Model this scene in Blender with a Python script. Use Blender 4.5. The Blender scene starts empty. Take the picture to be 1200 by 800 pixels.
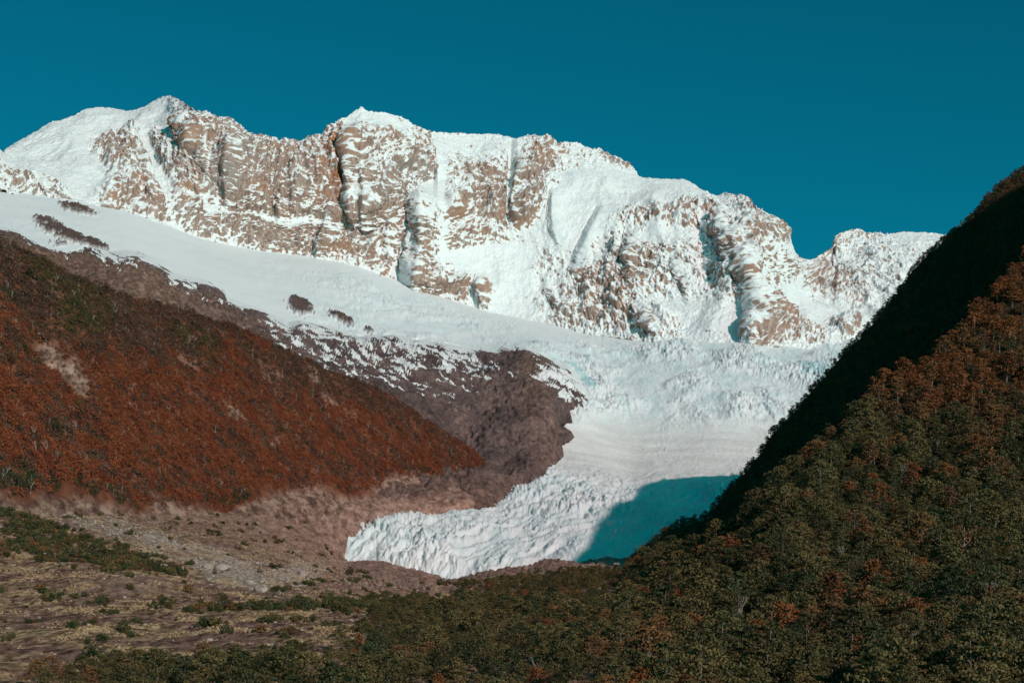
import bpy, math, random
import numpy as np
from mathutils import Vector

# ------------------------------------------------------------------ camera, sky, sun, exposure
S = bpy.context.scene
COL = S.collection
F, CX, HY, CZ = 2000.0, 600.0, 620.0, 100.0      # focal length (px), picture centre, eye level row, eye height
cam = bpy.data.objects.new('camera', bpy.data.cameras.new('camera'))
COL.objects.link(cam); S.camera = cam
cam.location = (0, 0, CZ); cam.rotation_euler = (math.radians(90), 0, 0)
cam.data.sensor_width = 36; cam.data.lens = 36 * F / 1200
cam.data.shift_y = (HY - 400) / 1200
cam.data.clip_start = 1; cam.data.clip_end = 60000

SUN_A, SUN_E = 34.0, 26.7                         # sun behind the camera's right shoulder, low
world = bpy.data.worlds.new('World'); S.world = world; world.use_nodes = True
wn, wl = world.node_tree.nodes, world.node_tree.links
sky = wn.new('ShaderNodeTexSky'); sky.sky_type = 'NISHITA'; sky.sun_disc = False
sky.sun_elevation = math.radians(SUN_E); sky.sun_rotation = math.radians(180 - SUN_A)
sky.altitude = 600; sky.dust_density = 3.3; sky.ozone_density = 3.0; sky.air_density = 0.4
tint = wn.new('ShaderNodeMix'); tint.data_type = 'RGBA'; tint.blend_type = 'MULTIPLY'
tint.inputs[0].default_value = 1.0; tint.inputs[7].default_value = (0.012, 0.86, 0.70, 1)
wl.new(sky.outputs[0], tint.inputs[6]); wl.new(tint.outputs[2], wn['Background'].inputs[0])
wn['Background'].inputs[1].default_value = 0.105
sun = bpy.data.objects.new('sun', bpy.data.lights.new('sun', 'SUN')); COL.objects.link(sun)
sun.data.energy = 3.15; sun.data.angle = math.radians(0.5); sun.data.color = (1.0, 0.735, 0.70)
a_, e_ = math.radians(SUN_A), math.radians(SUN_E)
sd = Vector((-math.sin(a_) * math.cos(e_), math.cos(a_) * math.cos(e_), -math.sin(e_)))
sun.rotation_euler = sd.to_track_quat('-Z', 'Y').to_euler(); sun.location = (400, -400, 600)
S.view_settings.view_transform = 'Standard'; S.view_settings.look = 'None'
S.view_settings.exposure = 0.0; S.view_settings.gamma = 1.0
S.cycles.max_bounces = 4; S.cycles.diffuse_bounces = 2; S.cycles.use_denoising = True; S.cycles.sample_clamp_indirect = 1.5

# ------------------------------------------------------------------ numeric helpers
RNG = np.random.default_rng(11)
random.seed(5)
_perm = np.random.default_rng(3).permutation(256).astype(np.int32)
_perm = np.concatenate([_perm, _perm, _perm])
_g = np.random.default_rng(4).normal(size=(256, 3)); _g /= np.linalg.norm(_g, axis=1)[:, None]
_g = _g.astype(np.float32)

def perlin(x, y, z):
    x, y, z = np.broadcast_arrays(np.asarray(x, np.float32), np.asarray(y, np.float32), np.asarray(z, np.float32))
    xi, yi, zi = np.floor(x).astype(np.int32), np.floor(y).astype(np.int32), np.floor(z).astype(np.int32)
    xf, yf, zf = x - xi, y - yi, z - zi
    xi &= 255; yi &= 255; zi &= 255
    u, v, w = (t * t * t * (t * (t * 6 - 15) + 10) for t in (xf, yf, zf))
    def dot(dx, dy, dz):
        h = _perm[_perm[_perm[xi + dx] + yi + dy] + zi + dz]
        g = _g[h]
        return g[..., 0] * (xf - dx) + g[..., 1] * (yf - dy) + g[..., 2] * (zf - dz)
    def lerp(a, b, t): return a + t * (b - a)
    x00 = lerp(dot(0, 0, 0), dot(1, 0, 0), u); x10 = lerp(dot(0, 1, 0), dot(1, 1, 0), u)
    x01 = lerp(dot(0, 0, 1), dot(1, 0, 1), u); x11 = lerp(dot(0, 1, 1), dot(1, 1, 1), u)
    return lerp(lerp(x00, x10, v), lerp(x01, x11, v), w) * 1.5

def fbm(x, y, z, octs=4, gain=0.5):
    s = 0; a = 1.0; t = 0
    for i in range(octs):
        s = s + a * perlin(x + 7.3 * i, y + 3.1 * i, z + 11.7 * i); t += a
        a *= gain; x = x * 2.03; y = y * 2.03; z = z * 2.03
    return s / t

def ridged(x, y, z, octs=3, gain=0.5):
    s = 0; a = 1.0; t = 0
    for i in range(octs):
        s = s + a * (1 - 2 * np.abs(perlin(x + 5.3 * i, y + 8.1 * i, z + 2.7 * i))); t += a
        a *= gain; x = x * 2.1; y = y * 2.1; z = z * 2.1
    return s / t

def sstep(a, b, x):
    t = np.clip((x - a) / (b - a), 0, 1); return t * t * (3 - 2 * t)

def at(px, py, D):
    """point seen at picture position (px, py) at forward distance D"""
    return np.stack([(px - CX) / F * D, D + 0 * px, CZ + (HY - py) / F * D], -1)

def line(pts):
    p = np.array(pts, float); o = np.argsort(p[:, 0]); p = p[o]
    return lambda x: np.interp(x, p[:, 0], p[:, 1])

def tps(ctrl, smooth=0.0):
    """thin-plate spline of 1/D over picture positions: planes stay planes"""
    c = np.array(ctrl, float); X = c[:, :2] / 100; v = 1000 / c[:, 2]
    n = len(X)
    def U(r2): return 0.5 * r2 * np.log(r2 + 1e-9)
    K = U(((X[:, None] - X[None]) ** 2).sum(-1)) + smooth * np.eye(n)
    Pm = np.c_[np.ones(n), X]
    A = np.zeros((n + 3, n + 3)); A[:n, :n] = K; A[:n, n:] = Pm; A[n:, :n] = Pm.T
    s = np.linalg.solve(A, np.r_[v, 0, 0, 0])
    def f(px, py):
        q = np.stack([px, py], -1).reshape(-1, 2) / 100
        out = s[n] + q @ s[n + 1:]
        for i in range(n):
            out = out + s[i] * U(((q - X[i]) ** 2).sum(-1))
        return (1000 / np.clip(out, 1e-3, None)).reshape(px.shape)
    return f

def sdist(px, py, poly):
    """signed distance in px to a closed polygon, positive inside"""
    P = np.array(poly, float); q = np.stack([px, py], -1).reshape(-1, 2)
    d2 = np.full(len(q), 1e18); ins = np.zeros(len(q), bool)
    for i in range(len(P)):
        a, b = P[i], P[(i + 1) % len(P)]
        ab = b - a; t = np.clip(((q - a) @ ab) / max(ab @ ab, 1e-9), 0, 1)
        d2 = np.minimum(d2, ((q - a - t[:, None] * ab) ** 2).sum(1))
        c = (a[1] > q[:, 1]) != (b[1] > q[:, 1])
        with np.errstate(divide='ignore', invalid='ignore'):
            xs = a[0] + (q[:, 1] - a[1]) * (b[0] - a[0]) / (b[1] - a[1])
        ins ^= c & (q[:, 0] < xs)
    return (np.sqrt(d2) * np.where(ins, 1, -1)).reshape(px.shape)

def normals(P, face=False):
    du = np.gradient(P, axis=1); dv = np.gradient(P, axis=0)
    n = np.cross(du, dv); n /= np.linalg.norm(n, axis=-1, keepdims=True) + 1e-9
    return -n if face and n[..., 1].mean() > 0 else n if face else np.where(n[..., 2:3] < 0, -n, n)

def blur(a, k):
    """box blur on a grid, k cells each way"""
    for ax in (0, 1):
        pad = [(0, 0)] * a.ndim; pad[ax] = (k + 1, k)
        c = np.cumsum(np.pad(a, pad, mode='edge'), axis=ax, dtype=np.float64)
        n = a.shape[ax]
        hi = np.take(c, range(2 * k + 1, n + 2 * k + 1), axis=ax); lo = np.take(c, range(0, n), axis=ax)
        a = (hi - lo) / (2 * k + 1)
    return a

def blobs(px, py, lst):
    """soft ellipses (x, y, rx, ry, turn in degrees, weight) summed"""
    out = np.zeros(px.shape, np.float32)
    for (x, y, rx, ry, a, w) in lst:
        r = 2.2 * max(rx, ry)
        m = (abs(px - x) < r) & (abs(py - y) < r)
        c, s = math.cos(math.radians(a)), math.sin(math.radians(a))
        dx, dy = px[m] - x, py[m] - y
        u, v = (c * dx + s * dy) / rx, (-s * dx + c * dy) / ry
        out[m] += w * np.exp(-(u * u + v * v) ** 1.5 * 0.7)
    return out

# ------------------------------------------------------------------ mesh and object helpers
def grid_object(name, P, mat, mask=None, attrs={}, kind='structure'):
    ny, nx = P.shape[:2]
    idx = np.arange(ny * nx, dtype=np.int32).reshape(ny, nx)
    q = np.stack([idx[:-1, :-1], idx[:-1, 1:], idx[1:, 1:], idx[1:, :-1]], -1).reshape(-1, 4)
    if mask is not None:
        m = (mask[:-1, :-1] & mask[:-1, 1:] & mask[1:, 1:] & mask[1:, :-1]).ravel(); q = q[m]
    used = np.unique(q); rm = np.full(ny * nx, -1, np.int32); rm[used] = np.arange(len(used)); q = rm[q]
    V = P.reshape(-1, 3)[used]
    # make the faces look up
    a, b, c = V[q[:, 0]], V[q[:, 1]], V[q[:, 2]]
    if np.cross(b - a, c - a)[:, 2].mean() < 0: q = q[:, ::-1]
    me = bpy.data.meshes.new(name)
    me.vertices.add(len(V)); me.vertices.foreach_set('co', V.astype(np.float32).ravel())
    me.loops.add(q.size); me.loops.foreach_set('vertex_index', np.ascontiguousarray(q).ravel().astype(np.int32))
    me.polygons.add(len(q)); me.polygons.foreach_set('loop_start', np.arange(0, q.size, 4, dtype=np.int32))
    me.polygons.foreach_set('use_smooth', np.ones(len(q), bool))
    me.update(calc_edges=True)
    for k, v in attrs.items():
        at_ = me.attributes.new(k, 'FLOAT', 'POINT'); at_.data.foreach_set('value', v.reshape(-1)[used].astype(np.float32))
    me.materials.append(mat)
    o = bpy.data.objects.new(name, me); COL.objects.link(o); o['kind'] = kind
    return o

def mesh(name, V, Fc, mat, smooth=False):
    me = bpy.data.meshes.new(name); me.from_pydata(V, [], Fc); me.update()
    if smooth: me.polygons.foreach_set('use_smooth', [True] * len(me.polygons))
    me.materials.append(mat); return me

def tag(o, label, cat, group=None):
    o['label'] = label; o['category'] = cat
    if group: o['group'] = group

# ------------------------------------------------------------------ materials
class M:
    """thin wrapper for building a node material"""
    def __init__(s, name, rough=0.9, spec=0.2):
        s.m = bpy.data.materials.new(name); s.m.use_nodes = True
        s.n, s.l = s.m.node_tree.nodes, s.m.node_tree.links
        s.b = s.n['Principled BSDF']; s.b.inputs['Roughness'].default_value = rough
        s.b.inputs['Specular IOR Level'].default_value = spec
        s.pos = s.n.new('ShaderNodeNewGeometry').outputs['Position']
        s.obj = s.n.new('ShaderNodeTexCoord').outputs['Object']
        s.rnd = s.n.new('ShaderNodeObjectInfo').outputs['Random']
    def attr(s, k):
        a = s.n.new('ShaderNodeAttribute'); a.attribute_name = k; return a.outputs['Fac']
    def noise(s, scale, det=4, rough=0.6, vec=None, stretch=None, dist=0):
        vec = vec or s.pos
        if stretch:
            mp = s.n.new('ShaderNodeMapping'); mp.inputs['Scale'].default_value = stretch[:3]
            if len(stretch) > 3: mp.inputs['Rotation'].default_value = stretch[3]
            s.l.new(vec, mp.inputs[0]); vec = mp.outputs[0]
        t = s.n.new('ShaderNodeTexNoise'); t.inputs['Scale'].default_value = scale
        t.inputs['Detail'].default_value = det; t.inputs['Roughness'].default_value = rough
        t.inputs['Distortion'].default_value = dist
        s.l.new(vec, t.inputs['Vector']); return t.outputs['Fac']
    def math(s, op, a, b=None):
        t = s.n.new('ShaderNodeMath'); t.operation = op
        for i, v in enumerate((a, b)):
            if v is None: continue
            if isinstance(v, (int, float)): t.inputs[i].default_value = v
            else: s.l.new(v, t.inputs[i])
        return t.outputs[0]
    def ramp(s, fac, stops):
        t = s.n.new('ShaderNodeValToRGB'); e = t.color_ramp.elements
        for i, (p, c) in enumerate(stops):
            k = e[i] if i < 2 else e.new(p)
            k.position = p; k.color = (*c, 1) if len(c) == 3 else c
        s.l.new(fac, t.inputs[0]); return t.outputs[0]
    def edge(s, fac, lo, hi):
        t = s.n.new('ShaderNodeMapRange'); t.interpolation_type = 'SMOOTHSTEP'
        t.inputs[1].default_value = lo; t.inputs[2].default_value = hi; s.l.new(fac, t.inputs[0]); return t.outputs[0]
    def mix(s, fac, a, b, mode='MIX'):
        t = s.n.new('ShaderNodeMix'); t.data_type = 'RGBA'; t.blend_type = mode
        for i, v in ((0, fac), (6, a), (7, b)):
            if isinstance(v, (int, float)): t.inputs[i].default_value = v
            elif isinstance(v, tuple): t.inputs[i].default_value = (*v, 1)
            else: s.l.new(v, t.inputs[i])
        return t.outputs[2]
    def bump(s, h, strength, dist):
        t = s.n.new('ShaderNodeBump'); t.inputs['Strength'].default_value = strength; t.inputs['Distance'].default_value = dist
        s.l.new(h, t.inputs['Height']); s.l.new(t.outputs[0], s.b.inputs['Normal'])
    def out(s, col): s.l.new(col, s.b.inputs['Base Color']); return s.m

SNOW = (0.79, 0.80, 0.81)

def mat_massif():
    m = M('snowy_granite', 0.85)
    n1 = m.noise(0.006, 6, 0.6); n2 = m.noise(0.06, 6, 0.75, stretch=(1.3, 1, 0.3)); n3 = m.noise(0.0022, 3)
    rock = m.ramp(n2, [(0.36, (0.16, 0.105, 0.09)), (0.5, (0.33, 0.225, 0.185)), (0.64, (0.48, 0.355, 0.30))])
    rock = m.mix(m.edge(n1, 0.5, 0.62), rock, (0.37, 0.215, 0.155))
    rock = m.mix(m.attr('rust'), rock, (0.42, 0.16, 0.07))
    rock = m.mix(m.math('MULTIPLY', m.edge(n3, 0.52, 0.66), 0.5), rock, (0.30, 0.26, 0.25))
    f = m.noise(0.16, 5, 0.75, stretch=(0.8, 0.8, 1.3))
    k = m.math('ADD', m.attr('snow'), m.math('MULTIPLY', m.math('SUBTRACT', f, 0.5), 0.9))
    snow = m.mix(m.edge(m.noise(0.012, 4), 0.5, 0.75), SNOW, (0.74, 0.78, 0.81))
    m.bump(m.noise(0.08, 5, 0.7), 0.5, 6.0)
    return m.out(m.mix(m.edge(k, 0.36, 0.64), rock, snow))

def mat_glacier():
    m = M('glacier_ice_and_snow', 0.7)
    snow = m.mix(m.edge(m.noise(0.006, 5, 0.6, stretch=(0.5, 0.7, 2)), 0.42, 0.7), SNOW, (0.74, 0.765, 0.785))
    ice = m.mix(m.edge(m.noise(0.012, 6, 0.7, stretch=(1, .3, 1)), 0.38, 0.66), (0.80, 0.83, 0.84), (0.66, 0.755, 0.78))
    dirt = m.mix(m.edge(m.noise(0.02, 5, 0.7, stretch=(0.25, 1, 1)), 0.35, 0.65), (0.78, 0.775, 0.765), (0.66, 0.64, 0.62))
    c = m.mix(m.attr('ice'), snow, ice)
    c = m.mix(m.attr('dirt'), c, dirt)
    blue = m.mix(m.edge(m.noise(0.03, 4), 0.4, 0.7), (0.30, 0.62, 0.66), (0.12, 0.45, 0.52))
    c = m.mix(m.attr('blue'), c, blue)
    c = m.mix(m.attr('stone'), c, m.ramp(m.noise(0.05, 5, .7), [(0.3, (0.06, 0.04, 0.036)), (0.7, (0.17, 0.105, 0.09))]))
    m.bump(m.noise(0.15, 5, 0.7), 0.35, 3.0)
    return m.out(c)

def mat_spur():
    m = M('purple_brown_rock', 0.9)
    n1 = m.noise(0.008, 6, 0.65); n2 = m.noise(0.06, 6, 0.75)
    c = m.ramp(n1, [(0.3, (0.075, 0.052, 0.050)), (0.5, (0.145, 0.098, 0.092)), (0.7, (0.25, 0.16, 0.138))])
    c = m.mix(0.75, c, m.ramp(n2, [(0.38, (0.30, 0.30, 0.33)), (0.5, (0.8, 0.8, 0.82)), (0.62, (1.25, 1.2, 1.2))]), 'MULTIPLY')
    c = m.mix(m.attr('tan'), c, m.ramp(n2, [(0.38, (0.075, 0.042, 0.032)), (0.5, (0.17, 0.098, 0.072)), (0.62, (0.32, 0.20, 0.15))]))
    f = m.noise(0.05, 5, 0.7, stretch=(0.5, 0.5, 1.5))
    k = m.math('ADD', m.attr('snow'), m.math('MULTIPLY', m.math('SUBTRACT', f, 0.5), 0.35))
    m.bump(m.noise(0.07, 6, 0.75), 0.7, 6.0)
    return m.out(m.mix(m.edge(k, 0.42, 0.56), c, (0.78, 0.79, 0.80)))

def mat_ground():
    m = M('moraine_and_dry_grass', 0.95, 0.1)
    n1 = m.noise(0.02, 6, 0.65, stretch=(0.5, 1, 1)); n2 = m.noise(0.16, 6, 0.75, stretch=(1, 0.3, 1)); n3 = m.noise(0.006, 4)
    straw = m.ramp(n2, [(0.39, (0.065, 0.036, 0.020)), (0.5, (0.27, 0.17, 0.095)), (0.61, (0.62, 0.43, 0.25))])
    heath = m.ramp(n2, [(0.39, (0.055, 0.028, 0.021)), (0.5, (0.20, 0.108, 0.082)), (0.62, (0.42, 0.25, 0.18))])
    c = m.mix(m.edge(n1, 0.47, 0.57), heath, straw)
    scree = m.ramp(m.noise(0.07, 6, 0.75, stretch=(1, 0.35, 1)), [(0.36, (0.11, 0.064, 0.052)), (0.5, (0.29, 0.172, 0.135)), (0.64, (0.47, 0.31, 0.25))])
    c = m.mix(m.attr('scree'), c, scree)
    pale = m.ramp(m.noise(0.12, 6, 0.75), [(0.3, (0.13, 0.09, 0.07)), (0.5, (0.34, 0.26, 0.21)), (0.7, (0.52, 0.43, 0.37))])
    c = m.mix(m.attr('pale'), c, pale)
    m.bump(m.noise(0.3, 6, 0.75), 0.8, 1.5)
    return m.out(c)

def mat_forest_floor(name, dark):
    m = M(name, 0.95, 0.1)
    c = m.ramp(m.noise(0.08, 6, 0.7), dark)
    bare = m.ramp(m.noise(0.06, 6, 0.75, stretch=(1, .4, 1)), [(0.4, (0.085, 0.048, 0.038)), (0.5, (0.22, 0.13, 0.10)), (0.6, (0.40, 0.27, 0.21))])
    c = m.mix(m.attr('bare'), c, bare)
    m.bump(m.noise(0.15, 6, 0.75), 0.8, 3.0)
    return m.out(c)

def mat_leaf(name, stops, var=0.5, ns=0.35):
    """leaf colour: varies from tree to tree and from clump to clump"""
    m = M(name, 0.7, 0.25)
    f = m.math('ADD', m.math('MULTIPLY', m.rnd, var), m.math('MULTIPLY', m.noise(ns, 3, 0.6, vec=m.pos), 1 - var))
    c = m.ramp(f, stops)
    return m.out(c)

def mat_bark(name, a, b):
    m = M(name, 0.9, 0.15)
    return m.out(m.ramp(m.noise(3.0, 4, 0.7, vec=m.obj, stretch=(1, 1, 0.2)), [(0.3, a), (0.7, b)]))

def mat_stone():
    m = M('boulder_granite', 0.9, 0.15)
    c = m.ramp(m.noise(0.7, 6, 0.7, vec=m.obj), [(0.3, (0.20, 0.15, 0.125)), (0.55, (0.38, 0.31, 0.27)), (0.75, (0.50, 0.44, 0.40))])
    m.bump(m.noise(1.5, 6, 0.7, vec=m.obj), 0.6, 0.6)
    return m.out(c)

MAT = dict(massif=mat_massif(), glacier=mat_glacier(), spur=mat_spur(), ground=mat_ground(),
    hillfloor=mat_forest_floor('rust_hillside_floor', [(0.35, (0.09, 0.034, 0.02)), (0.65, (0.21, 0.075, 0.042))]),
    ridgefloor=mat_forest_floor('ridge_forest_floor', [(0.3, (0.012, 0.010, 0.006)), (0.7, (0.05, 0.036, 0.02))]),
    green=mat_leaf('olive_leaf', [(0.2, (0.036, 0.032, 0.012)), (0.45, (0.085, 0.070, 0.025)), (0.65, (0.135, 0.100, 0.037)), (0.85, (0.17, 0.100, 0.04))]),
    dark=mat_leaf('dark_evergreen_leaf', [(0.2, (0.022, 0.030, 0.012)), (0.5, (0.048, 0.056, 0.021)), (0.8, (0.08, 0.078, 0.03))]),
    brown=mat_leaf('russet_brown_leaf', [(0.2, (0.085, 0.045, 0.022)), (0.5, (0.16, 0.075, 0.030)), (0.8, (0.21, 0.095, 0.035))]),
    rust=mat_leaf('rust_orange_leaf', [(0.2, (0.11, 0.036, 0.014)), (0.5, (0.20, 0.066, 0.022)), (0.8, (0.26, 0.092, 0.03))]),
    hillred=mat_leaf('hill_rust_leaf', [(0.25, (0.13, 0.034, 0.017)), (0.5, (0.25, 0.064, 0.027)), (0.75, (0.34, 0.10, 0.038))], 0.35, 0.03),
    hilldull=mat_leaf('hill_dull_leaf', [(0.25, (0.055, 0.027, 0.019)), (0.5, (0.115, 0.054, 0.034)), (0.75, (0.19, 0.10, 0.062))], 0.35, 0.03),
    straw=mat_leaf('straw_blade', [(0.25, (0.25, 0.145, 0.08)), (0.5, (0.52, 0.35, 0.20)), (0.75, (0.74, 0.53, 0.32))], 0.5, 0.05),
    bark=mat_bark('grey_bark', (0.09, 0.07, 0.055), (0.24, 0.20, 0.165)),
    deadwood=mat_bark('bleached_deadwood', (0.30, 0.25, 0.21), (0.62, 0.54, 0.47)),
    stone=mat_stone())

# ------------------------------------------------------------------ outlines in picture positions
crest = line([(-120,215),(-60,196),(-20,183),(0,178),(4,181),(8,175),(20,168),(33,160),(43,155),(52,149),(62,143),(70,142),(77,140),(86,137),(93,133),(100,129),
 (117,127),(133,128),(147,131),(160,130),(173,125),(187,117),(200,114.5),(207,117),(217,123),(223,129),(230,133),(236,134),(243,136),(253,139),(267,142),
 (272,144),(277,148),(287,157),(297,161),(313,163),(333,166),(350,168),(360,163),(370,162),(378,160),(384,152),(400,143),(412,135),(418,130),(423,127.5),
 (430,132),(450,133),(470,138),(476,141),(483,147),(500,155),(517,157),(537,157),(563,159),(583,158),(593,161),(603,163),(617,162),(633,164),(640,160),
 (646,166),(653,170),(673,169),(683,173),(693,177),(704,179),(710,182),(717,187),(725,190),(733,193),(740,199),(745,203),(750,208.5),(773,211),(800,211),(806,213),(813,217),
 (820,222),(827,225),(837,231),(850,229),(863,232),(872,233),(880,237),(884,243),(887,247),(900,255),(917,262),(921,267),(924,275),(927,284),(931,296),(938,302),
 (947,305),(953,303),(958,300),(972,290),(975,279),(980,275),(987,273),(1002,271),(1020,275),(1037,276),(1057,273),(1080,273),(1100,275),(1200,292),(1330,330)])
base = line([(-120,206),(-60,214),(0,224),(37,232),(60,237),(107,238),(147,247),(173,257),(200,265),(233,278),(273,288),(300,293),(340,304),(400,307),(417,313),
 (477,332),(510,342),(543,356),(570,365),(620,376),(680,389),(730,395),(760,400),(800,402),(850,402),(880,400),(900,404),(940,408),(970,408),(1000,402),(1040,400),(1330,400)])
# edge between the snow and the bare spur, then down its right flank and along the ice tongue
spur_top = [(-90,262),(0,270),(22,274),(45,290),(75,297),(105,290),(130,300),(165,303),(180,312),(202,328),(240,335),(262,346),(266,354),(300,366),(320,376),(337,386),
 (352,381),(390,389),(420,397),(462,396),(475,400),(510,404),(560,414),(584,415),(590,409),(618,409),(630,415),(645,428),(664,434),(678,450),(688,463),(700,474)]
spur_side = [(682,479),(664,482),(668,495),(650,500),(667,507),(670,514),(655,524),(658,535),(642,549),(640,560),(631,569),(635,577),(600,590),(584,598),
 (560,602),(530,605),(510,612),(490,616),(470,618),(445,625),(425,628),(412,633)]
tongue_low = [(404,662),(430,672),(470,680),(500,684),(530,684),(560,681),(600,677),(640,669),(680,664),(720,661),(760,657),(860,655),(1060,640)]
hill_top = line([(-200,200),(-80,238),(0,278),(30,293),(60,310),(100,330),(140,345),(180,352),(205,362),(240,372),(262,378),(300,392),(330,408),(360,420),(400,436),(440,455),
 (480,478),(510,497),(540,518),(560,535),(577,548),(590,558),(602,572),(615,584),(640,600)])
forest_low = line([(-200,585),(0,588),(27,598),(60,588),(95,590),(135,598),(165,609),(189,592),(236,598),(280,602),(300,590),(338,578),(370,572),(393,580),(410,590),(450,580),
 (460,564),(477,558),(497,560),(507,567),(537,570),(563,561),(590,559),(640,600)])
sil = line([(735,664),(747,652),(760,640),(780,624),(800,615),(820,609),(834,601),(838,590),(866,560),(891,529),(900,515),(907,503),(925,485),(945,462),(953,452),(967,439),(983,419),
 (1000,400),(1017,383),(1033,363),(1043,350),(1057,333),(1067,317),(1083,300),(1097,287),(1113,272),(1130,260),(1143,247),(1157,228),(1173,213),(1193,200),(1200,196),(1225,185),(1300,183),(1588,190),(1950,210)])
rib = line([(735,668),(747,662),(760,656),(800,635),(834,618),(861,594),(891,560),(928,537),(962,506),(1005,482),(1017,465),(1050,446),(1062,436),(1090,424),(1117,400),(1133,383),(1153,360),(1177,330),(1200,308),(1300,200),(1588,-112),(1750,-280),(1950,-465)])

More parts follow.
